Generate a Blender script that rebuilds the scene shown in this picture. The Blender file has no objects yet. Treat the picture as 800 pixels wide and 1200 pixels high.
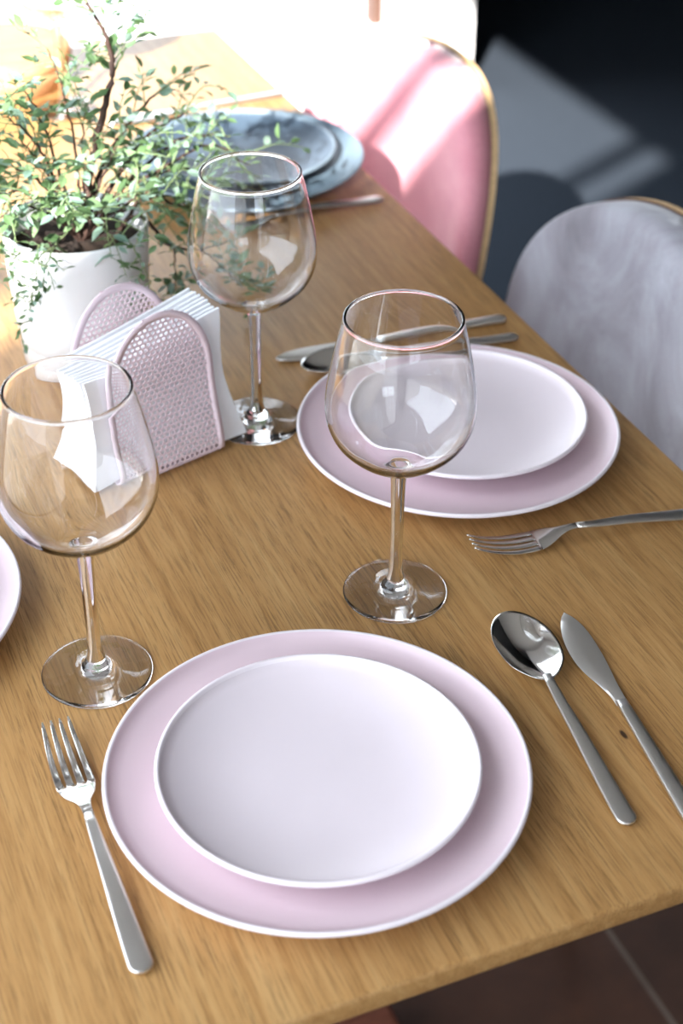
import bpy, bmesh, math, random
from mathutils import Vector, Matrix
random.seed(7)
PI = math.pi
S = bpy.context.scene
COL = S.collection
TZ = 0.75                       # table top height

# ------------------------------------------------------------------ helpers
def srgb(r, g, b):
    f = lambda c: c/12.92 if c <= .04045 else ((c+.055)/1.055)**2.4
    return (f(r/255), f(g/255), f(b/255), 1)

def link(o):
    COL.objects.link(o); return o

def obj(name, verts, faces, mats, parent=None, smooth=True, loc=None, rotz=0, midx=None):
    me = bpy.data.meshes.new(name)
    me.from_pydata([tuple(v) for v in verts], [], [tuple(f) for f in faces])
    if not isinstance(mats, (list, tuple)): mats = [mats]
    for m in mats: me.materials.append(m)
    if midx:
        for p, i in zip(me.polygons, midx): p.material_index = i
    bm = bmesh.new(); bm.from_mesh(me)
    bmesh.ops.recalc_face_normals(bm, faces=bm.faces)
    bm.to_mesh(me); bm.free()
    for p in me.polygons: p.use_smooth = smooth
    o = link(bpy.data.objects.new(name, me))
    if parent: o.parent = parent
    if loc: o.location = loc
    if rotz: o.rotation_euler = (0, 0, rotz)
    return o

def thing(name, label, cat, loc=(0, 0, 0), rotz=0, group=None):
    o = link(bpy.data.objects.new(name, None))
    o.empty_display_size = .05
    o.location = loc; o.rotation_euler = (0, 0, rotz)
    o['label'] = label; o['category'] = cat
    if group: o['group'] = group
    return o

def tag(o, label, cat, group=None):
    o['label'] = label; o['category'] = cat
    if group: o['group'] = group
    return o

def dup(root, loc, rotz, label, group=None):
    r = root.copy(); link(r); r.location = loc; r.rotation_euler = (0, 0, rotz)
    r['label'] = label
    if group: r['group'] = group
    for ch in list(root.children):
        c = ch.copy(); link(c); c.parent = r
        for g in list(ch.children):
            d = g.copy(); link(d); d.parent = c
    return r

def join(parts):
    V, F = [], []
    for v, f in parts:
        n = len(V); V += list(v); F += [tuple(i+n for i in q) for q in f]
    return V, F

def box(x0, x1, y0, y1, z0, z1, b=0.0):
    if b <= 0:
        v = [(x, y, z) for x in (x0, x1) for y in (y0, y1) for z in (z0, z1)]
        f = [(0,1,3,2),(4,6,7,5),(0,4,5,1),(2,3,7,6),(0,2,6,4),(1,5,7,3)]
        return v, f
    bm = bmesh.new()
    bmesh.ops.create_cube(bm, size=1)
    for q in bm.verts:
        q.co = Vector((x0+(q.co.x+.5)*(x1-x0), y0+(q.co.y+.5)*(y1-y0), z0+(q.co.z+.5)*(z1-z0)))
    bmesh.ops.bevel(bm, geom=bm.edges[:], offset=b, segments=3, affect='EDGES', profile=.5)
    v = [tuple(q.co) for q in bm.verts]
    f = [[q.index for q in p.verts] for p in bm.faces]
    bm.verts.index_update()
    f = [[q.index for q in p.verts] for p in bm.faces]
    bm.free()
    return v, f

def lathe(prof, n=96, close=False):
    """profile of (r, z); r==0 ends become a single vertex"""
    V, F, rings = [], [], []
    for r, z in prof:
        if r < 1e-7:
            rings.append([len(V)]); V.append((0, 0, z))
        else:
            rings.append(list(range(len(V), len(V)+n)))
            V += [(r*math.cos(2*PI*i/n), r*math.sin(2*PI*i/n), z) for i in range(n)]
    pairs = list(zip(rings, rings[1:])) + ([(rings[-1], rings[0])] if close else [])
    for a, b in pairs:
        for i in range(n):
            j = (i+1) % n
            if len(a) == 1 and len(b) == 1: continue
            if len(a) == 1: F.append((a[0], b[i], b[j]))
            elif len(b) == 1: F.append((a[i], a[j], b[0]))
            else: F.append((a[i], a[j], b[j], b[i]))
    return V, F

def spline(pts, k=6):
    """Catmull-Rom through tuples of any length"""
    P = [pts[0]] + list(pts) + [pts[-1]]
    out = []
    for i in range(1, len(P)-2):
        for s in range(k):
            t = s/k
            out.append(tuple(.5*((2*b)+(-a+c)*t+(2*a-5*b+4*c-d)*t*t+(-a+3*b-3*c+d)*t**3)
                       for a, b, c, d in zip(P[i-1], P[i], P[i+1], P[i+2])))
    out.append(tuple(pts[-1]))
    return out

def tube(pts, rad, n=8):
    pts = [Vector(p) for p in pts]
    V, F = [], []
    up = Vector((.31, .2, .93))
    for i, p in enumerate(pts):
        t = (pts[min(i+1, len(pts)-1)] - pts[max(i-1, 0)]).normalized()
        a = t.cross(up)
        if a.length < 1e-4: a = t.cross(Vector((1, 0, 0)))
        a.normalize(); b = t.cross(a)
        r = rad[i] if isinstance(rad, (list, tuple)) else rad
        V += [tuple(p + a*r*math.cos(2*PI*k/n) + b*r*math.sin(2*PI*k/n)) for k in range(n)]
    for i in range(len(pts)-1):
        for k in range(n):
            F.append((i*n+k, i*n+(k+1) % n, (i+1)*n+(k+1) % n, (i+1)*n+k))
    F.append(tuple(range(n))); F.append(tuple(range((len(pts)-1)*n, len(pts)*n)))
    return V, F

def loft(secs, n=20, e=3.0):
    """secs: (s, cx, z, width, thick): section along +Y at y=s, superellipse cross-section, flat-ish"""
    V, F = [], []
    for s, cx, z, w, t in secs:
        for k in range(n):
            a = 2*PI*k/n
            c, d = math.cos(a), math.sin(a)
            V.append((cx + w/2*math.copysign(abs(c)**(2/e), c), s, z + t/2*math.copysign(abs(d)**(2/e), d)))
    m = len(secs)
    for i in range(m-1):
        for k in range(n):
            F.append((i*n+k, i*n+(k+1) % n, (i+1)*n+(k+1) % n, (i+1)*n+k))
    F.append(tuple(range(n))); F.append(tuple(range((m-1)*n, m*n)))
    return V, F

# ------------------------------------------------------------------ materials
class NT:
    def __init__(s, name):
        s.m = bpy.data.materials.new(name); s.m.use_nodes = True
        s.t = s.m.node_tree; s.n = s.t.nodes; s.l = s.t.links
        s.b = s.n['Principled BSDF']
    def node(s, ty, **kw):
        x = s.n.new(ty)
        for k, v in kw.items():
            if k in x.inputs: x.inputs[k].default_value = v
            else: setattr(x, k, v)
        return x
    def set(s, **kw):
        for k, v in kw.items(): s.b.inputs[k.replace('_', ' ')].default_value = v
    def ramp(s, fac, stops, interp='LINEAR'):
        r = s.n.new('ShaderNodeValToRGB'); r.color_ramp.interpolation = interp
        el = r.color_ramp.elements
        while len(el) < len(stops): el.new(.5)
        for q, (p, c) in zip(el, stops): q.position = p; q.color = c if len(c) == 4 else (*c, 1)
        s.l.new(fac, r.inputs[0]); return r.outputs[0]
    def mix(s, fac, a, b, mode='MIX'):
        x = s.n.new('ShaderNodeMix'); x.data_type = 'RGBA'; x.blend_type = mode
        for i, v in ((0, fac), (6, a), (7, b)):
            if hasattr(v, 'links'): s.l.new(v, x.inputs[i])
            else: x.inputs[i].default_value = v
        return x.outputs[2]
    def noise(s, vec, scale, detail=3, rough=.55, dist=0):
        x = s.node('ShaderNodeTexNoise', Scale=scale, Detail=detail, Roughness=rough, Distortion=dist)
        if vec is not None: s.l.new(vec, x.inputs['Vector'])
        return x.outputs['Fac']
    def coords(s, scale=(1, 1, 1), kind='Object', loc=(0, 0, 0)):
        c = s.node('ShaderNodeTexCoord'); m = s.n.new('ShaderNodeMapping')
        m.inputs['Scale'].default_value = scale; m.inputs['Location'].default_value = loc
        s.l.new(c.outputs[kind], m.inputs['Vector']); return m.outputs[0]
    def col(s, out): s.l.new(out, s.b.inputs['Base Color'])
    def bump(s, h, strength=.2, dist=.001):
        x = s.node('ShaderNodeBump', Strength=strength, Distance=dist)
        s.l.new(h, x.inputs['Height']); s.l.new(x.outputs[0], s.b.inputs['Normal'])

def plain(name, c, rough=.5, metal=0., noise=0., nscale=30, **kw):
    t = NT(name); t.set(Base_Color=c, Roughness=rough, Metallic=metal)
    t.set(**kw)
    v = t.coords()
    if noise:
        f = t.noise(v, nscale, 4)
        d = tuple(x*(1-noise) for x in c[:3])+(1,); l = tuple(min(1, x*(1+noise)) for x in c[:3])+(1,)
        t.col(t.ramp(f, [(.3, d), (.7, l)]))
    return t.m

def oak(name, base, dark, light, rough=.42, knot=None, axis='Y'):
    t = NT(name)
    sc = {'Y': (1, .045, 1), 'X': (.045, 1, 1), 'Z': (1, 1, .045)}[axis]
    sp = {'Y': (1, .03, 1), 'X': (.03, 1, 1), 'Z': (1, 1, .03)}[axis]
    v = t.coords(sc); v2 = t.coords(sp, loc=(3, 1, 2))
    g = t.noise(v, 150, 6, .65, .5)
    c = t.ramp(g, [(.28, dark), (.5, base), (.74, light)])
    fine = t.noise(v2, 800, 4, .7)
    pores = t.ramp(fine, [(.50, (0, 0, 0)), (.60, (1, 1, 1))])
    patch = t.ramp(t.noise(v, 26, 3), [(.35, (.45, .45, .45)), (.6, (1, 1, 1))])
    pm = t.mix(1.0, pores, patch, 'MULTIPLY')
    pd = tuple(x*.38 for x in dark[:3])+(1,)
    fac = t.node('ShaderNodeMath', operation='MULTIPLY'); t.l.new(pm, fac.inputs[0]); fac.inputs[1].default_value = .6
    c = t.mix(fac.outputs[0], c, pd)
    broad = t.noise(t.coords(sc, loc=(7, 0, 0)), 9, 2)
    c = t.mix(.55, c, t.ramp(broad, [(.3, (.80, .78, .74)), (.7, (1.0, 1.0, 1.0))]), 'MULTIPLY')
    if knot:
        for (kx, ky, rx, ry) in knot:
            co = t.node('ShaderNodeTexCoord'); mp = t.n.new('ShaderNodeMapping')
            mp.inputs['Location'].default_value = (-kx/rx, -ky/ry, 0); mp.inputs['Scale'].default_value = (1/rx, 1/ry, 0)
            t.l.new(co.outputs['Object'], mp.inputs['Vector'])
            ln = t.node('ShaderNodeVectorMath', operation='LENGTH'); t.l.new(mp.outputs[0], ln.inputs[0])
            k = t.ramp(ln.outputs['Value'], [(.55, (1, 1, 1)), (1., (0, 0, 0))])
            c = t.mix(k, c, srgb(58, 36, 20))
    t.col(c); t.set(Roughness=rough)
    t.b.inputs['Specular IOR Level'].default_value = .4
    t.bump(pm, -.25, .0004)
    return t.m

M = {}
M['oak'] = oak('oak_tabletop', srgb(186, 142, 88), srgb(162, 118, 68), srgb(200, 160, 106), .42,
               knot=[(.462, .623, .0021, .0055), (.2655, 1.022, .0015, .002)])
M['oak_dark'] = oak('oak_legs', srgb(170, 125, 78), srgb(140, 100, 58), srgb(186, 145, 95), .5, axis='Z')
M['pink'] = plain('pink_stoneware', srgb(229, 206, 213), .42, noise=.02, nscale=14)
M['pink_pale'] = plain('pale_pink_stoneware', srgb(226, 214, 219), .4, noise=.02, nscale=14)
M['pink_rim'] = plain('pale_glaze_rim', srgb(238, 228, 232), .38, noise=.01)
M['slate'] = plain('slate_stoneware', srgb(62, 77, 92), .5, noise=.03, nscale=40)
M['slate_rim'] = plain('slate_rim', srgb(108, 124, 136), .5, noise=.06, nscale=60)
M['slate_light'] = plain('blue_grey_stoneware', srgb(92, 111, 126), .5, noise=.03, nscale=40)
t = NT('clear_glass'); t.set(Base_Color=(1, 1, 1, 1), Roughness=0., IOR=1.5, Transmission_Weight=1.); M['glass'] = t.m
def steel(name, rough):
    t = NT(name); t.set(Base_Color=(.78, .77, .74, 1), Metallic=1., Roughness=rough)
    f = t.noise(t.coords((1, .04, 1)), 900, 2)
    r = t.node('ShaderNodeMapRange'); t.l.new(f, r.inputs[0])
    r.inputs[3].default_value = rough*.8; r.inputs[4].default_value = rough*1.25
    return t.m
M['steel'] = steel('polished_steel', .10)
M['steel_satin'] = steel('satin_steel', .3)
M['white_ceramic'] = plain('white_ceramic', srgb(236, 238, 240), .32, noise=.01)
M['pot_foot'] = plain('pot_foot_beige', srgb(205, 198, 192), .6, noise=.04)
M['soil'] = plain('dark_soil', srgb(44, 33, 26), .95, noise=.5, nscale=180)
M['holder'] = plain('pale_pink_enamel', srgb(234, 214, 221), .4, noise=.01)
M['napkin'] = plain('white_paper', srgb(244, 245, 248), .85, noise=.01, nscale=200)
M['wood_turned'] = oak('pale_turned_wood', srgb(192, 146, 104), srgb(166, 122, 82), srgb(206, 164, 124), .6, axis='X')
M['foot_wood'] = oak('reddish_foot', srgb(140, 84, 66), srgb(120, 70, 55), srgb(155, 98, 78), .5, axis='X')
def leaf(name, cols):
    t = NT(name)
    g = t.node('ShaderNodeNewGeometry')
    st = [(i/(len(cols)-1), c) for i, c in enumerate(cols)]
    t.col(t.ramp(g.outputs['Random Per Island'], st)); t.set(Roughness=.55)
    t.b.inputs['Specular IOR Level'].default_value = .35
    # thin leaves let some light through
    tr = t.node('ShaderNodeBsdfTranslucent'); mx = t.node('ShaderNodeMixShader'); mx.inputs[0].default_value = .3
    t.l.new(t.n['Color Ramp'].outputs[0], tr.inputs['Color'])
    out = t.n['Material Output']
    t.l.new(t.b.outputs[0], mx.inputs[1]); t.l.new(tr.outputs[0], mx.inputs[2]); t.l.new(mx.outputs[0], out.inputs['Surface'])
    return t.m
M['leaf'] = leaf('leaf_green', [srgb(70, 98, 62), srgb(102, 132, 88), srgb(126, 154, 112), srgb(122, 154, 138), srgb(156, 184, 166)])
M['stem'] = plain('brown_stem', srgb(66, 46, 38), .75, noise=.25, nscale=120)
M['twig'] = plain('green_twig', srgb(112, 132, 88), .7, noise=.1)
def velvet(name, a, b, c, sheen):
    t = NT(name); v = t.coords()
    f = t.noise(v, 7, 5, .6, .8); f2 = t.noise(v, 260, 2)
    col = t.ramp(f, [(.32, a), (.5, b), (.7, c)])
    col = t.mix(.25, col, t.ramp(f2, [(.3, (.75, .75, .75)), (.7, (1, 1, 1))]), 'MULTIPLY')
    t.col(col); t.set(Roughness=.85, Sheen_Weight=sheen, Sheen_Roughness=.4)
    t.bump(f2, .15, .001)
    return t.m
M['velvet_pink'] = velvet('pink_velvet', srgb(206, 128, 142), srgb(216, 142, 154), srgb(224, 156, 166), .4)
M['velvet_grey'] = velvet('grey_velvet', srgb(118, 113, 120), srgb(146, 143, 151), srgb(170, 171, 180), .35)
M['walnut'] = oak('walnut_shell', srgb(92, 56, 38), srgb(66, 40, 27), srgb(112, 72, 50), .45, axis='Z')
M['ply_edge'] = plain('plywood_edge', srgb(205, 172, 128), .5, noise=.12, nscale=200)
M['black_metal'] = plain('black_metal', srgb(24, 24, 26), .45, noise=.05)
M['white_wall'] = plain('white_plaster', srgb(236, 236, 236), .9, noise=.02, nscale=8)
M['ceiling'] = plain('grey_ceiling', srgb(165, 165, 165), .9, noise=.02)
M['black_wall'] = plain('black_paint', srgb(9, 9, 10), .85, noise=.1, nscale=8)
M['seal'] = plain('grey_seal', srgb(120, 130, 126), .6, noise=.05)
M['post'] = plain('brown_frame', srgb(84, 60, 50), .6, noise=.06)
M['terrace'] = plain('pale_concrete', srgb(224, 222, 218), .9, noise=.06, nscale=3)
M['paving'] = plain('dark_paving', srgb(120, 116, 108), .9, noise=.1, nscale=3)
M['rug'] = plain('black_rug_pile', srgb(52, 58, 66), 1., noise=.2, nscale=300)
for n_ in M['rug'].node_tree.nodes:
    if n_.type == 'BSDF_PRINCIPLED': n_.inputs['Specular IOR Level'].default_value = 0
# terracotta tiles 0.29 m, dark and worn
t = NT('dark_terracotta_tiles')
br = t.node('ShaderNodeTexBrick', offset=0.0, squash=1.0)
br.inputs['Scale'].default_value = 1.0
br.inputs['Brick Width'].default_value = .29; br.inputs['Row Height'].default_value = .29
br.inputs['Mortar Size'].default_value = .004; br.inputs['Mortar Smooth'].default_value = .1
br.inputs['Color1'].default_value = srgb(90, 54, 36); br.inputs['Color2'].default_value = srgb(68, 42, 28)
br.inputs['Mortar'].default_value = srgb(108, 92, 80)
t.l.new(t.coords(loc=(-.185, -.22, 0)), br.inputs['Vector'])
v = t.coords()
c = t.mix(.8, br.outputs['Color'], t.ramp(t.noise(v, 9, 5, .65), [(.3, (.45, .42, .40)), (.7, (1, 1, 1))]), 'MULTIPLY')
t.col(c); t.set(Roughness=.6); t.bump(br.outputs['Fac'], -.4, .002)
M['tiles'] = t.m

# ------------------------------------------------------------------ room
def struct(name, vf, m, smooth=False):
    o = obj(name, *vf, m, smooth=smooth); o['kind'] = 'structure'; return o

YF = 3.45      # inner face of the far wall
XL = -.90      # inner face of the left wall
XP = 1.804     # right end of the far wall, where the dark recess begins
struct('floor', join([box(XL-.08, 3.4, -2.6, YF+.12, -.12, 0), box(XP-.1, 3.4, YF+.12, 5.6, -.12, 0)]), M['tiles'])
struct('ceiling', join([box(XL-.08, 3.4, -2.6, YF+.12, 3.0, 3.15), box(XP-.1, 3.4, YF+.12, 5.6, 3.0, 3.15)]), M['ceiling'])
# left wall: one wide opening, head at 2.69 m
HEAD, J0, J1 = 2.69, -1.3, 1.7
struct('wall_left', join([
    box(XL-.08, XL, -2.6, J0, 0, 3.0), box(XL-.08, XL, J1, YF+.12, 0, 3.0),
    box(XL-.08, XL, J0, J1, HEAD, 3.0), box(XL-.08, XL, J0, J1, 0, .3)]), M['white_wall'])
def frame_x(name, y0, y1, z0, z1):
    x0, x1 = XL-.065, XL-.02; w = .035
    return struct(name, join([box(x0, x1, y0, y0+.04, z0, z1), box(x0, x1, y1-.04, y1, z0, z1), box(x0, x1, y0, y1, z0, z0+w),
                              box(x0, x1, y0, y1, z1-.004, z1)]), M['post'])
frame_x('window_1', J0, J1, .3, HEAD)
# far wall: low sill, wide window, brown post, white pier
WX0, WX1, SILL, FH = XL+.1, 1.575, .19, 2.0
struct('wall_back', join([box(XL, XP, YF, YF+.12, 0, SILL), box(XL, WX0, YF, YF+.12, SILL, 3.0),
                          box(WX1, XP, YF, YF+.12, SILL, 3.0), box(WX0, WX1, YF, YF+.12, FH, 3.0)]), M['white_wall'])
struct('window_2', join([box(WX1-.032, WX1-.005, YF+.02, YF+.07, SILL, FH), box(WX0, WX0+.04, YF+.02, YF+.07, SILL, FH),
                         box(WX0, WX1, YF+.02, YF+.07, FH-.05, FH)]), M['post'])
struct('trim_2', box(1.487, 1.495, YF+.03, YF+.055, SILL, FH-.05), M['seal'])
# dark recess to the right of the pier
struct('wall_recess', box(XP-.05, XP, YF+.12, 5.4, 0, 3.0), M['black_wall'])
struct('wall_outside', box(XP-.1, XP-.05, YF+.12, 5.4, 0, 3.0), M['white_wall'])
struct('wall_right', box(3.2, 3.4, -2.6, 5.6, 0, 3.0), M['black_wall'])
struct('wall_recess_back', box(XP-.1, 3.2, 5.4, 5.6, 0, 3.0), M['black_wall'])
struct('wall_front', join([box(XL, -.45, -2.6, -2.5, 0, 3.0), box(.75, 3.2, -2.6, -2.5, 0, 3.0), box(-.45, .75, -2.6, -2.5, 0, 1.1), box(-.45, .75, -2.6, -2.5, 2.2, 3.0)]), M['ceiling'])
struct('window_3', join([box(-.45, -.41, -2.58, -2.53, 1.1, 2.2), box(.71, .75, -2.58, -2.53, 1.1, 2.2), box(.13, .17, -2.58, -2.53, 1.1, 2.2), box(-.45, .75, -2.58, -2.53, 1.1, 1.14), box(-.45, .75, -2.58, -2.53, 2.16, 2.2), box(-.45, .75, -2.58, -2.53, 1.63, 1.66)]), M['post'])
struct('courtyard', box(-14, XL-.08, -12, YF+.12, -.14, -.02), M['paving'])
struct('terrace', box(-14, XP-.1, YF+.12, 18, -.14, -.02), M['terrace'])
# courtyard wall with a rail on top, outside the left window; its shadow keeps the near end of the table out of the sun
PWT = 3.08
def along(x0, x1, t, z0, z1, b=-1.0):
    n = (.5/1.118*t/2, -1/1.118*t/2)
    v = []
    for x in (x0, x1):
        y = .5*x+b
        for sg in (-1, 1):
            for z in (z0, z1): v.append((x+sg*n[0], y+sg*n[1], z))
    return v, [(0,1,3,2),(4,6,7,5),(0,4,5,1),(2,3,7,6),(0,2,6,4),(1,5,7,3)]
struct('wall_courtyard', along(-6.5, -1.06, .05, -.02, PWT), M['terrace'])
struct('trim_1', join([along(-6.5, -1.06, .03, PWT+.125, PWT+.17), along(-6.5, -6.46, .03, PWT, PWT+.13), along(-4.2, -4.16, .03, PWT, PWT+.13)]), M['post'])
r = obj('area_rug', *join([box(1.22, 3.1, .9, 3.44, .001, .009), box(1.82, 3.1, 3.44, 5.3, .001, .009)]), M['rug'], smooth=False)
tag(r, 'black rug on the tiled floor behind the chairs, crossed by a patch of sun', 'rug')

# ------------------------------------------------------------------ dining table
tb = thing('dining_table', 'oak dining table with straight grain laid with pink plates', 'table', (.265, 1.255, 0))
TX0, TX1, TY0, TY1 = -.135, .665, .50, 2.01
cx, cy = tb.location.x, tb.location.y
top = obj('tabletop', *box(TX0, TX1, TY0, TY1, TZ-.017, TZ, .0035), M['oak'], tb); top.location = (-cx, -cy, 0)
for y in (.965, 1.45):
    l = obj('leg', *join([box(.20, .33, y-.035, y+.035, .055, TZ-.0975, .006)]), M['oak_dark'], tb); l.location = (-cx, -cy, 0)
    l = obj('foot', *box(.055, .475, y-.04, y+.04, 0, .0545, .01), M['foot_wood'], tb); l.location = (-cx, -cy, 0)
    l = obj('crossbar', *box(.055, .475, y-.03, y+.03, TZ-.097, TZ-.0175, .004), M['oak_dark'], tb); l.location = (-cx, -cy, 0)

# ------------------------------------------------------------------ plates
def plate_profile(R, h, foot, t=.0042):
    under = [(0, .0032), (foot-.006, .0032), (foot-.003, .0005), (foot, 0), (foot+.003, .0005), (foot+.005, .0036)]
    a = foot+.005
    for i in range(1, 9):
        u = i/9; under.append((a+(R-a)*u, .0036+(h-.0036-.003)*(.25*u+.75*u**2.2)))
    rim = [(R-.0006, h-.0032), (R, h-.0018), (R-.0004, h-.0006), (R-.0016, h), (R-.0030, h-.0005)]
    inner = []
    for i in range(9, 0, -1):
        u = i/9.5; inner.append((a*.72+(R-a*.72)*u, .0074+(h-.0074-.0012)*(.12*u+.88*u**2.5)))
    inner += [(a*.72, .0074), (a*.4, .0072), (0, .0072)]
    return under+rim+inner, len(under), len(rim)

def make_plate(name, R, h, foot, mats, label, cat, loc, group=None):
    prof, nu, nr = plate_profile(R, h, foot)
    n = 128
    V, F = lathe(prof, n)
    mi = []
    for f in F:
        zs = [V[i] for i in f]
        r = sum(math.hypot(v[0], v[1]) for v in zs)/len(zs)
        mi.append(1 if r > R-.0032 else 0)
    o = obj(name, V, F, list(mats), midx=mi, loc=loc)
    return tag(o, label, cat, group)

def place(src, loc, label):
    o = src.copy(); link(o); o.location = loc; o['label'] = label; return o

SB = .0076     # a salad plate rests this far above the dinner plate's base
HP, HS = .022, .0232
A = (.262, .651); B = (.513, .970); C = (.012, .925); D = (.540, 1.550)
pk = (M['pink'], M['pink_rim'])
pks = (M['pink_pale'], M['pink_rim'])
dA = make_plate('dinner_plate', .130, HP, .075, pk, 'large pink dinner plate nearest the camera, under the biggest pale salad plate', 'plate', (*A, TZ+.0003), 'pink dinner plates')
dB = place(dA, (*B, TZ+.0003), 'large pink dinner plate behind the central wine glass, near the grey chair')
dC = place(dA, (*C, TZ+.0003), 'pink dinner plate at the left edge, mostly cut off by the frame')
sA = make_plate('salad_plate', .0985, HS, .048, pks, 'pale pink salad plate nearest the camera, stacked on the front dinner plate', 'plate', (.261, .647, TZ+SB+.0003), 'pink salad plates')
sB = place(sA, (.521, .974, TZ+SB+.0003), 'pale pink salad plate seen through the central wine glass, on the second dinner plate')
sC = place(sA, (.012, .922, TZ+SB+.0003), 'pale pink salad plate of which only a sliver shows at the left edge')
dD = make_plate('dinner_plate', .130, HP, .075, (M['slate_light'], M['slate_rim']), 'large blue-grey dinner plate at the far setting beside the pink chair', 'plate', (*D, TZ+.0003))
sD = make_plate('salad_plate', .101, HS, .048, (M['slate'], M['slate_rim']), 'dark slate-grey salad plate stacked on the blue-grey dinner plate', 'plate', (.540, 1.553, TZ+SB+.0003))

# ------------------------------------------------------------------ wine glasses
def make_glass(label, loc):
    root = thing('wine_glass', label, 'wine glass', loc, group='balloon wine glasses')
    n = 96
    foot = [(0, .0), (.0355, .0), (.0368, .0003), (.0372, .0010), (.0368, .0017), (.0340, .0022), (.026, .0030), (.016, .0042), (.0112, .0056),
            (.0098, .0072), (.0094, .0090), (.0086, .0105), (.0072, .0118), (.0064, .0135)]
    stem = [(.0064, .0135), (.0056, .0165), (.0049, .0215), (.00455, .030), (.0045, .045), (.0046, .065), (.0049, .085), (.0053, .096), (.0060, .1025)]
    outer = spline([(.0060, .1025), (.0085, .1062), (.020, .1115), (.0315, .1192), (.0425, .1305), (.0483, .1425), (.0502, .155), (.0495, .168), (.0468, .184), (.0428, .203), (.0388, .2190)], 5)
    rim = [(.03785+.00115*math.cos(q), .2205+.00115*math.sin(q)) for q in [math.radians(-35+250*i/12) for i in range(13)]]
    inner = spline([(.0370, .2190), (.0415, .203), (.0455, .184), (.0482, .168), (.0489, .155), (.0470, .1430), (.0413, .1317), (.0303, .1206), (.019, .1131), (.009, .1098), (0, .1088)], 5)
    obj('foot', *lathe(foot, n), M['glass'], root)
    obj('stem', *lathe(stem, 48), M['glass'], root)
    bw = outer+rim+inner; bw[-1] = (0, bw[-1][1])
    obj('bowl', *lathe(bw, n), M['glass'], root)
    return root
g1 = make_glass('large clear wine glass in front of the pink plates at the centre right', (.387, .813, TZ+.0004))
dup(g1, (.167, .809, TZ+.0004), .4, 'large clear wine glass at the left, in front of the napkin holder', 'balloon wine glasses')
dup(g1, (.375, 1.064, TZ+.0004), .9, 'large clear wine glass in front of the blue-grey plates, right of the napkin holder', 'balloon wine glasses')
dup(g1, (.405, 1.80, TZ+.0004), .2, 'out-of-focus wine glass far back behind the plant foliage', 'balloon wine glasses')

# ------------------------------------------------------------------ cutlery (built along +Y, handle end at y=0, at the origin)
def handle_secs(L0, L1, z0, zm, z1, w0, w1, t=.0030):
    """rounded end at y=0, narrowing to neck at L1"""
    out = []
    for i in range(7):
        a = i/6*PI/2
        out.append((.0065*(1-math.cos(a))+.0001, 0, z0, max(.0008, w0*math.sin(a)**.9), t*(.55+.45*math.sin(a))))
    for i in range(1, 15):
        u = i/14
        s = .0065+(L1-.0065)*u
        w = w0+(w1-w0)*(u**1.25)
        z = z0+(zm-z0)*math.sin(min(1, u/.8)*PI/2)**2 if u < .8 else zm+(z1-zm)*((u-.8)/.2)
        out.append((s, 0, z, w, t*(1-.15*u)))
    return out

def make_fork(label, loc, rotz):
    root = thing('fork', label, 'fork', loc, rotz, 'stainless steel forks')
    obj('handle', *loft(handle_secs(0, .118, .0030, .0095, .0115, .0140, .0062)), M['steel_satin'], root)
    prof = spline([(.114, .0113), (.126, .0104), (.138, .0066), (.150, .0038), (.165, .0032), (.180, .0052), (.193, .0092), (.202, .0135)], 6)
    W = spline([(.114, .0062), (.124, .0068), (.132, .0110), (.139, .0182), (.146, .0228), (.154, .0246), (.165, .0242), (.180, .0226), (.193, .0204), (.202, .0190)], 8)
    def at(tab, s):
        for a, b in zip(tab, tab[1:]):
            if a[0] <= s <= b[0]:
                u = (s-a[0])/max(1e-9, b[0]-a[0]); return a[1]+(b[1]-a[1])*u
        return tab[-1][1]
    ps = []
    secs = [(s, 0, at(prof, s), at(W, s), .0019) for s in [.114+.0365*i/14 for i in range(15)]]
    ps.append(loft(secs, 24, 6))
    for k in range(4):
        ts = []
        for i in range(15):
            s = .1490+.053*i/14; w = at(W, s); u = i/14
            tw = w/4*(.80-.26*u)
            c = (k-1.5)*(w-tw)/3
            e = 1 if u < .85 else math.sqrt(max(.02, 1-((u-.85)/.15)**2))
            ts.append((s, c, at(prof, s), tw*(.35+.65*e) if u > .85 else tw, .0018*(1-.25*u)))
        ps.append(loft(ts, 16, 5))
    obj('head', *join(ps), M['steel'], root)
    return root

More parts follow.
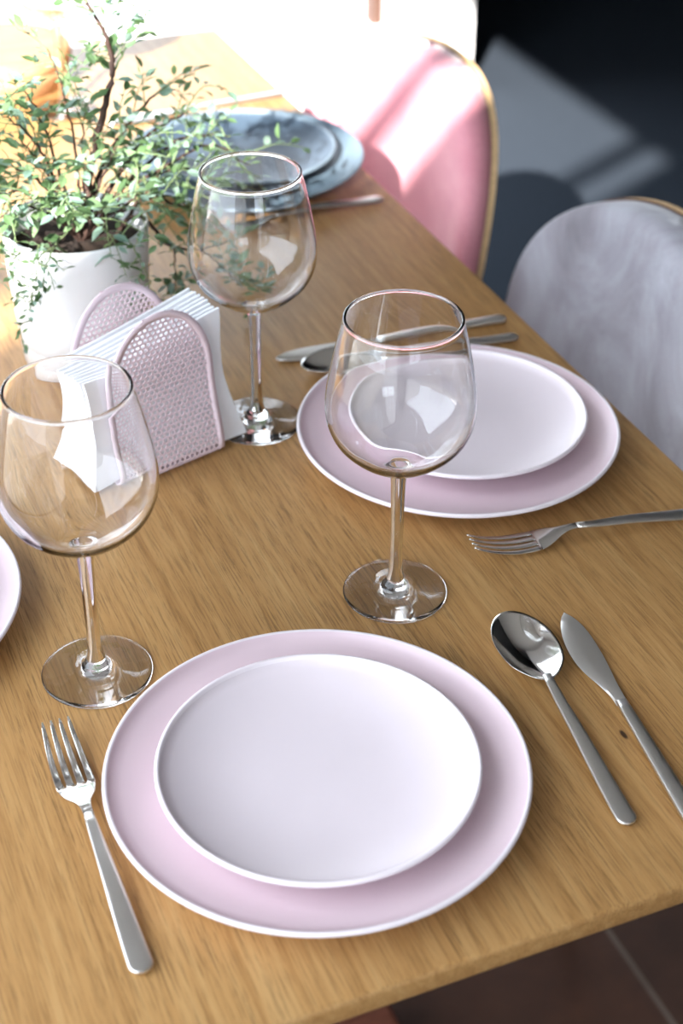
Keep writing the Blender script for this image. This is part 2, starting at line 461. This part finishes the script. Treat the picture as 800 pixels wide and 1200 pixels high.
def make_spoon(label, loc, rotz):
    root = thing('spoon', label, 'spoon', loc, rotz, 'stainless steel spoons')
    obj('handle', *loft(handle_secs(0, .131, .0030, .0085, .0112, .0130, .0060)), M['steel_satin'], root)
    y0, y1, wm, dep = .1265, .2040, .0430, .0092
    N, R = 64, 16
    cyy = .170
    def outline(a):
        c, s = math.cos(a), math.sin(a)
        w = wm/2*(1-.10*s)
        if s < 0: w *= 1
        y = cyy+(y1-cyy)*s if s > 0 else cyy+(cyy-y0)*s
        x = w*c
        if s < -.55:                                # draw in towards the neck
            x *= 1-.22*((-s-.55)/.45)**1.5
        return x, y
    def rimz(y):
        u = (y-y0)/(y1-y0); return .0112-.0030*u+.0006*math.sin(u*PI)
    V, F = [], []
    def ring(off, rho, sgn):
        ids = []
        for k in range(N):
            x, y = outline(2*PI*k/N)
            X, Y = x*rho, cyy+(y-cyy)*rho
            z = rimz(Y)-dep*(1-rho**2)**1.0*(1 if sgn else 1)+off
            ids.append(len(V)); V.append((X, Y, z))
        return ids
    tops = [ring(0, i/R, 1) for i in range(1, R+1)]
    bots = [ring(-.0013*(1 if i < R else .4), i/R*1.0, 1) for i in range(1, R+1)]
    tc = len(V); V.append((0, cyy, rimz(cyy)-dep)); bc = len(V); V.append((0, cyy, rimz(cyy)-dep-.0013))
    for rs, c in ((tops, tc), (bots, bc)):
        for k in range(N):
            F.append((c, rs[0][k], rs[0][(k+1) % N]))
            for a, b in zip(rs, rs[1:]): F.append((a[k], a[(k+1) % N], b[(k+1) % N], b[k]))
    for k in range(N): F.append((tops[-1][k], tops[-1][(k+1) % N], bots[-1][(k+1) % N], bots[-1][k]))
    obj('bowl', V, F, M['steel'], root)
    return root

def make_knife(label, loc, rotz):
    root = thing('table_knife', label, 'knife', loc, rotz, 'stainless steel knives')
    hs = []
    for i in range(7):
        a = i/6*PI/2
        hs.append((.006*(1-math.cos(a))+.0001, 0, .0034, max(.0008, .0125*math.sin(a)**.9), .0052*(.5+.5*math.sin(a))))
    for i in range(1, 15):
        u = i/14; hs.append((.006+.120*u, 0, .0034, .0125-.0048*u**1.2, .0052-.0018*u))
    obj('handle', *loft(hs, 20, 3), M['steel_satin'], root)
    # blade: straight-ish spine on the right (+x), bellied edge on the left (-x)
    bl = spline([(.124, -.0037, .0038), (.134, -.0044, .0038), (.145, -.0072, .0042), (.157, -.0112, .0052), (.170, -.0138, .0060), (.184, -.0142, .0062),
                 (.198, -.0126, .0055), (.209, -.0096, .0034), (.216, -.0068, .0006), (.2195, -.0048, -.0016), (.2212, -.0030, -.0026)], 5)
    V, F = [], []
    for s, a, b in bl:
        m = (a+b)/2
        for x, z in ((a, .0014), (a+(b-a)*.13, .0024), (m, .0031), (b, .0034), (b, .0006), (m, .0007), (a+(b-a)*.13, .0009)):
            V.append((x, s, z))
    n = 7
    for i in range(len(bl)-1):
        for k in range(n): F.append((i*n+k, i*n+(k+1) % n, (i+1)*n+(k+1) % n, (i+1)*n+k))
    F.append(tuple(range(n))); F.append(tuple(range((len(bl)-1)*n, len(bl)*n)))
    o = obj('blade', V, F, M['steel_satin'], root)
    md = o.modifiers.new('es', 'EDGE_SPLIT'); md.split_angle = math.radians(28)
    return root

def ang(p, q):   # rotation that takes +Y onto p->q
    return math.atan2(-(q[0]-p[0]), q[1]-p[1])
ZC = TZ+.0006
f1 = make_fork('steel fork with four tines left of the nearest plate', (.1225, .557, ZC), ang((.1225, .557), (.1265, .757)))
dup(f1, (.656, .808, ZC), ang((.656, .808), (.456, .830)), 'steel fork lying sideways between the two pink place settings, by the spoon and knife')
dup(f1, (.648, 1.424, ZC), ang((.648, 1.424), (.448, 1.415)), 'blurred steel fork beside the near rim of the blue-grey plates')
s1 = make_spoon('steel tablespoon with its bowl up, right of the nearest plate', (.423, .551, ZC), ang((.423, .551), (.4445, .752)))
dup(s1, (.641, 1.107, ZC), ang((.641, 1.107), (.438, 1.122)), 'steel spoon above the second pink plate, only its handle end clear of the wine glass')
k1 = make_knife('steel table knife cut by the right edge, beside the big spoon', (.4575, .523, ZC), ang((.4575, .523), (.4875, .742)))
dup(k1, (.646, 1.1405, ZC), ang((.646, 1.1405), (.427, 1.1545)), 'steel table knife above the second pink plate, passing behind the wine glass')
dup(k1, (.660, 1.743, ZC), ang((.660, 1.743), (.44, 1.735)), 'blurred steel knife beyond the blue-grey plates')

# ------------------------------------------------------------------ napkin holder and napkins
HR = math.radians(16.5)
HX, HY = .2785, 1.057
hold = thing('napkin_holder', 'pale pink perforated metal napkin holder with two arched sides', 'napkin holder', (HX, HY, TZ+.0004), HR)
HW, HT = .0475, .137
prof = spline([(.0, .0012), (.020, .0012), (.034, .0014), (.0395, .0045), (.0400, .0110), (.0372, .026), (.0325, .045), (.0290, .065), (.0275, .085), (.0272, .105), (.0278, .123), (.0290, .137)], 10)
acc = [0]
for a, b in zip(prof, prof[1:]): acc.append(acc[-1]+math.hypot(b[0]-a[0], b[1]-a[1]))
LEN = acc[-1]
def bend(u, s, sgn, off=0):
    s = min(max(s, 0), LEN)
    for i in range(len(acc)-1):
        if acc[i] <= s <= acc[i+1]:
            q = (s-acc[i])/max(1e-9, acc[i+1]-acc[i])
            y = prof[i][0]+(prof[i+1][0]-prof[i][0])*q; z = prof[i][1]+(prof[i+1][1]-prof[i][1])*q
            ty, tz = prof[i+1][0]-prof[i][0], prof[i+1][1]-prof[i][1]
            L = math.hypot(ty, tz); return (u, sgn*(y+off*tz/L), z-off*ty/L)
SB0 = .0345                       # arc length where the base turns up into a side
ARCH = .060                       # height of the arched top
def halfw(s):
    k = LEN-s
    return HW if k > ARCH else HW*math.sqrt(max(0, 1-((ARCH-k)/ARCH)**2))
def panel(sgn):
    p, q = .0047, .0042
    V, F = [], []
    r = 0; s = SB0
    while s < LEN:
        u = -HW-p+(p/2 if r % 2 else 0)
        while u < HW+p:
            hw = halfw(s+q/2)-.0030
            if abs(u+p/2) < hw and s+q/2 < LEN-.003:
                c = [(u, s), (u+p/2, s), (u+p, s), (u+p, s+q), (u+p/2, s+q), (u, s+q)]
                m = (u+p/2, s+q/2)
                h = [(m[0]+(a-m[0])*.66 if i not in (1, 4) else m[0], m[1]+(b-m[1])*(.46 if i not in (1, 4) else .78)) for i, (a, b) in enumerate(c)]
                n = len(V)
                V += [bend(*w, sgn) for w in c+h]
                for i in range(6): F.append((n+i, n+(i+1) % 6, n+6+(i+1) % 6, n+6+i))
            u += p
        s += q; r += 1
    return V, F
def rim_band(sgn, w=.0056):
    """solid border following the outline of a side"""
    out = [(-HW, SB0+.09*i/14) for i in range(15) if SB0+.09*i/14 < LEN-ARCH]
    for i in range(37):
        a = PI-PI*i/36; out.append((HW*math.cos(a), LEN-ARCH+ARCH*math.sin(a)))
    out += [(-u, s) for u, s in reversed(out[:len(out)-37])]
    inn = []
    for i, (u, s) in enumerate(out):
        a = out[max(0, i-1)]; b = out[min(len(out)-1, i+1)]
        tx, ty = b[0]-a[0], b[1]-a[1]; L = math.hypot(tx, ty)
        inn.append((u+ty/L*w, s-tx/L*w))
    V, F = [], []
    for o_, i_ in zip(out, inn):
        V += [bend(*o_, sgn, .0008), bend(*i_, sgn, .0008), bend(*i_, sgn, -.0008), bend(*o_, sgn, -.0008)]
    for i in range(len(out)-1):
        for k in range(4): F.append((4*i+k, 4*i+(k+1) % 4, 4*i+4+(k+1) % 4, 4*i+4+k))
    F += [(0, 1, 2, 3), tuple(range(len(V)-4, len(V)))]
    return V, F
obj('base', *box(-HW, HW, -.0350, .0350, .0004, .0018, .0004), M['holder'], hold)
for nm, sg in (('front_panel', -1), ('rear_panel', 1)):
    pn = obj(nm, *panel(sg), M['holder'], hold, smooth=False)
    bm = bmesh.new(); bm.from_mesh(pn.data); bmesh.ops.remove_doubles(bm, verts=bm.verts, dist=.0001); bm.to_mesh(pn.data); bm.free()
    md = pn.modifiers.new('thick', 'SOLIDIFY'); md.thickness = .0007; md.offset = 0
    obj('rim', *rim_band(sg), M['holder'], pn)

def napkin_mesh(j, nj):
    rnd = random.Random(30+j)
    N, Mv = 18, 18
    TL, TR, BL, BR = (-.0635, .0960), (.0610, .1180), (-.0690, .0040), (.0745, .0040)
    jx, jz = rnd.uniform(-.0012, .0012), rnd.uniform(-.0014, .0012)
    f = (j+.5)/nj*2-1                         # -1 front .. 1 rear
    t = .0069
    V, F = [], []
    ph = rnd.uniform(0, 6)
    for side in (0, 1):
        for a in range(Mv+1):
            v = a/Mv
            for b in range(N+1):
                u = b/N
                x = (BL[0]*(1-u)+BR[0]*u)*(1-v)+(TL[0]*(1-u)+TR[0]*u)*v
                z = (BL[1]*(1-u)+BR[1]*u)*(1-v)+(TL[1]*(1-u)+TR[1]*u)*v
                x -= .0065*math.sin(PI*v)*(2*u-1)               # waist
                x += jx*v; z += jz*v
                half = .0350-.0115*min(1, z/.06)
                y = f*(half-.0015)*1.0
                y += .0005*math.sin(7*u+1.3)*v
                out = max(0, abs(x)-HW)                         # beyond the holder the sheets fan out
                y += f*out*.05
                th = t*(.5 if side else -.5)*(half/.0350)*(1-.55*max(0, (v-.86)/.14)**2)
                V.append((x, y+th, max(z, .0030)))
    W = N+1; K = (Mv+1)*W
    for a in range(Mv):
        for b in range(N):
            i = a*W+b
            F.append((i, i+1, i+W+1, i+W)); F.append((K+i, K+i+W, K+i+W+1, K+i+1))
    edge = [b for b in range(N+1)]+[a*W+N for a in range(1, Mv+1)]+[Mv*W+b for b in range(N-1, -1, -1)]+[a*W for a in range(Mv-1, 0, -1)]
    for i in range(len(edge)):
        p, q = edge[i], edge[(i+1) % len(edge)]
        F.append((p, K+p, K+q, q))
    return V, F
NJ = 9
for j in range(NJ):
    o = obj('napkin', *napkin_mesh(j, NJ), M['napkin'], loc=(HX, HY, TZ+.0004), rotz=HR)
    md = o.modifiers.new('es', 'EDGE_SPLIT'); md.split_angle = math.radians(40)
    if j == 0: lab = 'white folded paper napkin at the very front of the holder, pressed to its near panel'
    elif j == NJ-1: lab = 'white folded paper napkin at the very back of the holder, against its far panel'
    else: lab = 'white folded paper napkin packed in the middle of the pink holder'
    tag(o, lab, 'napkin', 'paper napkins in the holder')

# ------------------------------------------------------------------ potted plant
PX, PY = .276, 1.232
pl = thing('potted_plant', 'leafy green plant with thin brown branches in a white pot', 'plant', (PX, PY, TZ+.0004))
H = .125
pot = obj('pot', *lathe([(0, .0195), (.0535, .0195), (.0560, .0210), (.0582, .050), (.0604, .090), (.0618, H-.003), (.0616, H-.0008), (.0604, H), (.0588, H-.0008), (.0580, H-.004), (.0570, .080), (.0555, .040), (.052, .030), (0, .030)], 96), M['white_ceramic'], pl)
obj('saucer', *lathe([(0, 0), (.0530, 0), (.0545, .0012), (.0556, .0165), (.0552, .0188), (.0536, .0194), (0, .0194)], 96), M['pot_foot'], pot)
sv, sf = lathe([(0, .108), (.015, .1085), (.03, .107), (.045, .106), (.0572, .104)], 48)
rnd = random.Random(3)
sv = [(x, y, z+rnd.uniform(-.002, .003)) for x, y, z in sv]
obj('soil', sv, sf, M['soil'], pl)

def leaf_geo(p, d, nrm, L, W):
    d = d.normalized(); s = d.cross(nrm)
    if s.length < 1e-4: s = d.cross(Vector((1, 0, 0)))
    s.normalize(); n = s.cross(d).normalized()
    def P(u, w, h): return tuple(p+d*(L*u)+s*(W*w)+n*(L*h))
    V = [P(0, 0, 0), P(.25, -.40, .05), P(.25, 0, .0), P(.25, .40, .05), P(.6, -.46, .03), P(.6, 0, -.02), P(.6, .46, .03), P(1, 0, -.10)]
    F = [(0, 2, 1), (0, 3, 2), (1, 2, 5, 4), (2, 3, 6, 5), (4, 5, 7), (5, 6, 7)]
    return V, F

def rv(r, s=1): return Vector((r.uniform(-s, s), r.uniform(-s, s), r.uniform(-s, s)))
def branch(ctrl, seed, rad=.0018, ntw=9, tw=(.035, .065), start=.3, leafL=(.0095, .0155), green=False, droop=.25):
    r = random.Random(seed)
    c = [tuple(Vector(q)-Vector((PX, PY, TZ))) for q in ctrl]
    pts = [Vector(q) for q in spline(c, 8)]
    n = len(pts)
    # small kinks so that the stem is not a perfect curve
    pts = [p+rv(r, .0012) if 0 < i < n-1 else p for i, p in enumerate(pts)]
    rads = [rad*(1-.72*i/(n-1)) for i in range(n)]
    st = [tube(pts, rads, 7)]; tws, lv = [], []
    def leaves_on(path, t0, k, scale=1):
        m = len(path)
        for q in range(k):
            u = t0+(1-t0)*(q+.6)/k
            i = min(m-2, int(u*(m-1))); f = u*(m-1)-i
            p = path[i].lerp(path[i+1], f); d = (path[i+1]-path[i]).normalized()
            side = d.cross(Vector((0, 0, 1)))
            if side.length < 1e-3: side = Vector((1, 0, 0))
            side.normalize()
            sg = 1 if q % 2 else -1
            ld = d*.55+side*sg*.8+rv(r, .55)+Vector((0, 0, .1))
            nn = Vector((0, 0, 1))+rv(r, .7)
            L = r.uniform(*leafL)*scale
            pet = p+ld.normalized()*L*.3
            tws.append(tube([p, pet], .00028, 4))
            lv.append(leaf_geo(pet, ld, nn, L, L*r.uniform(.44, .58)))
    for q in range(ntw):
        u = start+(1-start)*(q+.5)/ntw
        i = min(n-2, int(u*(n-1)))
        p = pts[i]; d = (pts[i+1]-pts[i]).normalized()
        dirv = (d*.6+rv(r, 1.0)+Vector((0, 0, .15))).normalized()
        L = r.uniform(*tw)
        e1 = p+dirv*L*.5+rv(r, .004); e2 = p+dirv*L+Vector((0, 0, -droop*L))+rv(r, .008)
        path = [Vector(v) for v in spline([tuple(p), tuple(e1), tuple(e2)], 4)]
        tws.append(tube(path, [.0007-.0004*k/(len(path)-1) for k in range(len(path))], 5))
        leaves_on(path, .25, r.randint(5, 7))
    leaves_on(pts, .45, 8)
    s = obj('stem', *join(st), M['twig'] if green else M['stem'], pl)
    obj('twigs', *join(tws), M['twig'], s)
    obj('leaves', *join(lv), M['leaf'], s, smooth=False)
Z = TZ
base = (PX+.005, PY-.002, Z+.106)
def b3(x, y, z): return (x, y, Z+z)
BR = [
    # the tall dark stem and its crown
    dict(ctrl=[base, b3(.291, 1.232, .158), b3(.306, 1.235, .205), b3(.321, 1.238, .248), b3(.318, 1.246, .275), b3(.308, 1.252, .300)], seed=1, rad=.0042, ntw=9, start=.62, tw=(.025, .05)),
    dict(ctrl=[b3(.319, 1.237, .243), b3(.335, 1.25, .258), b3(.362, 1.275, .268)], seed=2, rad=.0013, ntw=4, start=.4, tw=(.02, .035), green=True),
    dict(ctrl=[base, b3(.285, 1.24, .17), b3(.282, 1.25, .225), b3(.272, 1.252, .268)], seed=3, ntw=6, rad=.0016, start=.5, tw=(.025, .045)),
    dict(ctrl=[base, b3(.268, 1.235, .165), b3(.258, 1.234, .215), b3(.246, 1.232, .245)], seed=4, ntw=11),
    dict(ctrl=[base, b3(.262, 1.225, .165), b3(.245, 1.216, .210), b3(.222, 1.212, .235)], seed=5, ntw=12),
    dict(ctrl=[base, b3(.255, 1.222, .16), b3(.228, 1.208, .190), b3(.198, 1.202, .207)], seed=6, ntw=13),
    dict(ctrl=[base, b3(.252, 1.215, .15), b3(.228, 1.195, .175), b3(.198, 1.182, .182)], seed=7, ntw=13),
    dict(ctrl=[base, b3(.265, 1.23, .15), b3(.252, 1.232, .18), b3(.238, 1.232, .205)], seed=8, ntw=12),
    dict(ctrl=[base, b3(.305, 1.245, .16), b3(.345, 1.27, .195), b3(.385, 1.29, .212)], seed=9, rad=.0026, ntw=11),
    dict(ctrl=[base, b3(.315, 1.245, .148), b3(.355, 1.265, .178), b3(.395, 1.282, .186)], seed=10, rad=.003, ntw=12),
    dict(ctrl=[base, b3(.325, 1.25, .14), b3(.385, 1.275, .165), b3(.436, 1.29, .154)], seed=11, rad=.0024, ntw=12),
    dict(ctrl=[base, b3(.33, 1.25, .135), b3(.405, 1.275, .155), b3(.455, 1.29, .130)], seed=12, rad=.002, ntw=11),
    dict(ctrl=[base, b3(.325, 1.242, .132), b3(.375, 1.255, .148), b3(.410, 1.262, .128)], seed=13, ntw=12),
    dict(ctrl=[base, b3(.322, 1.238, .125), b3(.362, 1.248, .128), b3(.391, 1.252, .104)], seed=14, ntw=9),
    dict(ctrl=[base, b3(.298, 1.232, .15), b3(.315, 1.232, .18), b3(.330, 1.234, .205)], seed=15, ntw=10),
    dict(ctrl=[base, b3(.29, 1.245, .15), b3(.295, 1.255, .185), b3(.302, 1.262, .215)], seed=16, ntw=9),
    dict(ctrl=[base, b3(.268, 1.21, .14), b3(.255, 1.192, .165), b3(.246, 1.182, .172)], seed=17, ntw=11),
    dict(ctrl=[base, b3(.25, 1.21, .145), b3(.222, 1.192, .165), b3(.196, 1.182, .156)], seed=18, ntw=12),
    dict(ctrl=[base, b3(.285, 1.205, .135), b3(.287, 1.185, .155), b3(.290, 1.172, .160)], seed=19, ntw=10),
    dict(ctrl=[base, b3(.31, 1.215, .135), b3(.33, 1.21, .15), b3(.345, 1.205, .14)], seed=20, ntw=9),
    # trailing sprigs over the rim
    dict(ctrl=[b3(.255, 1.20, .112), b3(.235, 1.172, .131), b3(.222, 1.154, .115), b3(.212, 1.147, .078)], seed=21, rad=.0009, ntw=5, tw=(.014, .026), green=True, leafL=(.006, .009)),
    dict(ctrl=[b3(.245, 1.205, .112), b3(.220, 1.178, .132), b3(.207, 1.160, .128), b3(.204, 1.152, .100)], seed=22, rad=.0009, ntw=5, tw=(.014, .026), green=True, leafL=(.006, .009)),
    dict(ctrl=[b3(.26, 1.20, .112), b3(.245, 1.172, .134), b3(.232, 1.158, .122), b3(.226, 1.154, .100)], seed=27, rad=.0009, ntw=5, tw=(.014, .026), green=True, leafL=(.006, .009)),
    dict(ctrl=[b3(.292, 1.20, .112), b3(.302, 1.178, .131), b3(.314, 1.170, .112), b3(.322, 1.172, .082)], seed=23, rad=.0010, ntw=5, tw=(.016, .03), green=True, leafL=(.007, .011)),
    # the low dark branch that leans out to the right
    dict(ctrl=[b3(.305, 1.222, .108), b3(.326, 1.212, .130), b3(.352, 1.225, .096), b3(.378, 1.230, .080), b3(.412, 1.235, .080)], seed=24, rad=.0022, ntw=3, start=.75, tw=(.03, .04)),
    dict(ctrl=[b3(.350, 1.224, .097), b3(.359, 1.226, .085), b3(.361, 1.23, .062), b3(.360, 1.232, .044)], seed=25, rad=.0011, ntw=5, tw=(.015, .026), start=.6),
    dict(ctrl=[b3(.312, 1.23, .108), b3(.345, 1.25, .130), b3(.385, 1.268, .104), b3(.412, 1.28, .110)], seed=28, rad=.0022, ntw=6, start=.5),
    dict(ctrl=[b3(.378, 1.230, .080), b3(.395, 1.222, .066), b3(.410, 1.215, .050), b3(.425, 1.218, .042)], seed=26, rad=.0012, ntw=8, tw=(.018, .03), start=.25),
    dict(ctrl=[b3(.410, 1.215, .045), b3(.428, 1.222, .034), b3(.445, 1.230, .026)], seed=29, rad=.0008, ntw=2, tw=(.012, .018), start=.5, green=True),
]
for q in BR:
    if q.get('ntw', 9) > 8: q['ntw'] = int(q['ntw']*.78)
    branch(**q)

# ------------------------------------------------------------------ turned wooden box at the far end
def wooden_box(label, loc):
    root = thing('round_wooden_box', label, 'box', loc, group='round wooden boxes')
    obj('body', *lathe([(0, 0), (.070, 0), (.074, .002), (.082, .022), (.083, .026), (.0815, .028), (0, .028)], 72), M['wood_turned'], root)
    obj('lid', *lathe([(0, .0285), (.0805, .0285), (.084, .031), (.0855, .038), (.0845, .044), (.081, .0475), (.06, .0485), (0, .049)], 72), M['wood_turned'], root)
    return root
bx = wooden_box('round pale wooden box with a lid, blurred at the far end of the table', (.358, 1.912, TZ+.0004))

# ------------------------------------------------------------------ chairs
def make_chair(label, velvet_m, loc, rotz=0):
    """faces -X; origin on the floor under the seat centre"""
    root = thing('dining_chair', label, 'chair', loc, rotz)
    NU, NV = 28, 30
    z0, zt = .47, .815
    def hw(z):
        zw = .64
        if z <= zw: 
            u = (z-z0)/(zw-z0); return .178+.062*math.sin(u*PI/2)
        u = (z-zw)/(zt-zw); return .240*max(0, 1-u**2.35)**(1/2.35)
    def xb(y, z, sc=1):
        return .205+.14*(z-z0)-.058*(abs(y)/.24)**2.0
    zs = [z0+(zt-z0)*math.sin(i/NV*PI/2)**1.0 for i in range(NV+1)]
    def sheet(fn, grow=0):
        V = []
        for i, z in enumerate(zs):
            w = max(hw(min(z, zt-.0006))+grow, .004)
            zz = z+grow*max(0, (z-.64)/(zt-.64))
            for k in range(NU+1):
                u = -1+2*k/NU
                y = w*math.sin(u*PI/2)
                V.append((fn(u, i/NV, y, zz), y, zz))
        F = []
        W = NU+1
        for i in range(NV):
            for k in range(NU):
                q = i*W+k; F.append((q, q+1, q+W+1, q+W))
        return V, F, W
    def solid(front, rear, grow):
        Vf, F1, W = sheet(front, grow); Vr, F2, _ = sheet(rear, grow)
        n = len(Vf); F = list(F1)+[tuple(reversed([i+n for i in f])) for f in F2]
        edge = list(range(W))+[i*W+NU for i in range(1, NV+1)]+[NV*W+k for k in range(NU-1, -1, -1)]+[i*W for i in range(NV-1, 0, -1)]
        m = [0]*len(F)
        for i in range(len(edge)):
            p, q = edge[i], edge[(i+1) % len(edge)]; F.append((p, q, q+n, p+n)); m.append(1)
        return Vf+Vr, F, m
    def bulge(u, v):
        e = max(0, 1-abs(u)**3.2)*max(0, 1-abs(2*v-1)**6)
        return .016+.024*e
    V, F, m = solid(lambda u, v, y, z: xb(y, z)-bulge(u, v), lambda u, v, y, z: xb(y, z)-.0006, 0)
    obj('backrest', V, F, velvet_m, root)
    V, F, m = solid(lambda u, v, y, z: xb(y, z), lambda u, v, y, z: xb(y, z)+.008, .0016)
    sh = obj('shell', V, F, [M['walnut'], M['ply_edge']], root, midx=m)
    md = sh.modifiers.new('es', 'EDGE_SPLIT'); md.split_angle = math.radians(45)
    # seat cushion and its plywood pan: rounded rectangles
    def pad(x0, x1, w, z0, z1, e=3.2, nn=64):
        prof = [(0, z0), (.80, z0), (.95, z0+(z1-z0)*.12), (1.0, z0+(z1-z0)*.45), (.985, z0+(z1-z0)*.75), (.93, z0+(z1-z0)*.93), (.75, z1), (0, z1+.003)]
        V, F = lathe(prof, nn)
        out = []
        for x, y, z in V:
            r = math.hypot(x, y)
            if r < 1e-6: out.append(((x0+x1)/2, 0, z)); continue
            c, s = x/r, y/r
            out.append(((x0+x1)/2+(x1-x0)/2*r*math.copysign(abs(c)**(2/e), c), w/2*r*math.copysign(abs(s)**(2/e), s), z))
        return out, F
    obj('seat', *pad(-.235, .215, .45, .412, .472), velvet_m, root)
    obj('seat_pan', *pad(-.225, .218, .44, .395, .4115), M['walnut'], root)
    for sx in (-1, 1):
        for sy in (-1, 1):
            obj('leg', *tube([(sx*.10, sy*.07, .397), (sx*.12, sy*.075, .2), (sx*.15, sy*.085, .003)], [.014, .012, .009], 12), M['black_metal'], root)
    return root
make_chair('pink velvet dining chair with a wooden shell back, partly in sun', M['velvet_pink'], (.580, 1.640, 0))
make_chair('grey velvet dining chair cut off by the right edge of the photo', M['velvet_grey'], (.585, 1.150, 0), math.radians(-9))

# ------------------------------------------------------------------ light
w = bpy.data.worlds.new('sky'); S.world = w; w.use_nodes = True
bg = w.node_tree.nodes['Background']; bg.inputs[0].default_value = (.80, .89, 1.0, 1); bg.inputs[1].default_value = 6.1
d = Vector((1, 1.326, -.895)).normalized()
sl = bpy.data.lights.new('sun', 'SUN'); sl.energy = 28; sl.angle = .010; sl.color = (1, .95, .89)
so = link(bpy.data.objects.new('sun', sl)); so.rotation_euler = d.to_track_quat('-Z', 'Y').to_euler(); so.location = (-4, -2, 5)
# portals tell the renderer where the daylight comes in
def portal(name, loc, rot, sx, sy):
    l = bpy.data.lights.new(name, 'AREA'); l.shape = 'RECTANGLE'; l.size = sx; l.size_y = sy; l.cycles.is_portal = True
    o = link(bpy.data.objects.new(name, l)); o.location = loc; o.rotation_euler = rot
portal('window_portal', (XL-.09, (J0+J1)/2, (.3+HEAD)/2), (PI/2, 0, -PI/2), J1-J0, HEAD-.3)
portal('window_portal', ((WX0+WX1)/2, YF+.1, (SILL+FH)/2), (-PI/2, 0, 0), WX1-WX0, FH-SILL)
portal('window_portal', (.15, -2.55, 1.65), (PI/2, 0, 0), 1.2, 1.1)

# ------------------------------------------------------------------ camera
cam = bpy.data.cameras.new('camera'); co = link(bpy.data.objects.new('camera', cam))
Fw = Vector((.319, .751, -.579)); Rt = Vector((.922, -.386, .007))
PITCH, ROLL, YAW = .6175166504680042, .008020660458120133, math.radians(23)
f0 = Vector((0, math.cos(PITCH), -math.sin(PITCH))); r0 = Vector((1, 0, 0)); u0 = Vector((0, math.sin(PITCH), math.cos(PITCH)))
c, s = math.cos(ROLL), math.sin(ROLL)
R2 = r0*c+u0*s; U2 = u0*c-r0*s
Mz = Matrix.Rotation(-YAW, 3, 'Z')
R2, U2, f0 = Mz @ R2, Mz @ U2, Mz @ f0
mw = Matrix.Identity(4)
for i in range(3): mw[i][0] = R2[i]; mw[i][1] = U2[i]; mw[i][2] = -f0[i]
mw[0][3], mw[1][3], mw[2][3] = 0, 0, TZ+.7086010071759056
co.matrix_world = mw
cam.sensor_width = 36; cam.sensor_fit = 'AUTO'; cam.lens = 1874.3341125871627/1200*36
cam.clip_start = .05
cam.dof.use_dof = True; cam.dof.focus_distance = 1.08; cam.dof.aperture_fstop = 5.8
S.camera = co

# ------------------------------------------------------------------ render settings
S.view_settings.view_transform = 'Standard'; S.view_settings.look = 'None'
S.view_settings.exposure = 0; S.view_settings.gamma = 1; S.view_settings.use_curve_mapping = False
cy_ = S.cycles
cy_.use_denoising = True
cy_.max_bounces = 16; cy_.transmission_bounces = 14; cy_.transparent_max_bounces = 16; cy_.glossy_bounces = 6; cy_.diffuse_bounces = 5
cy_.caustics_refractive = True; cy_.caustics_reflective = True; cy_.blur_glossy = .5
cy_.sample_clamp_indirect = 6
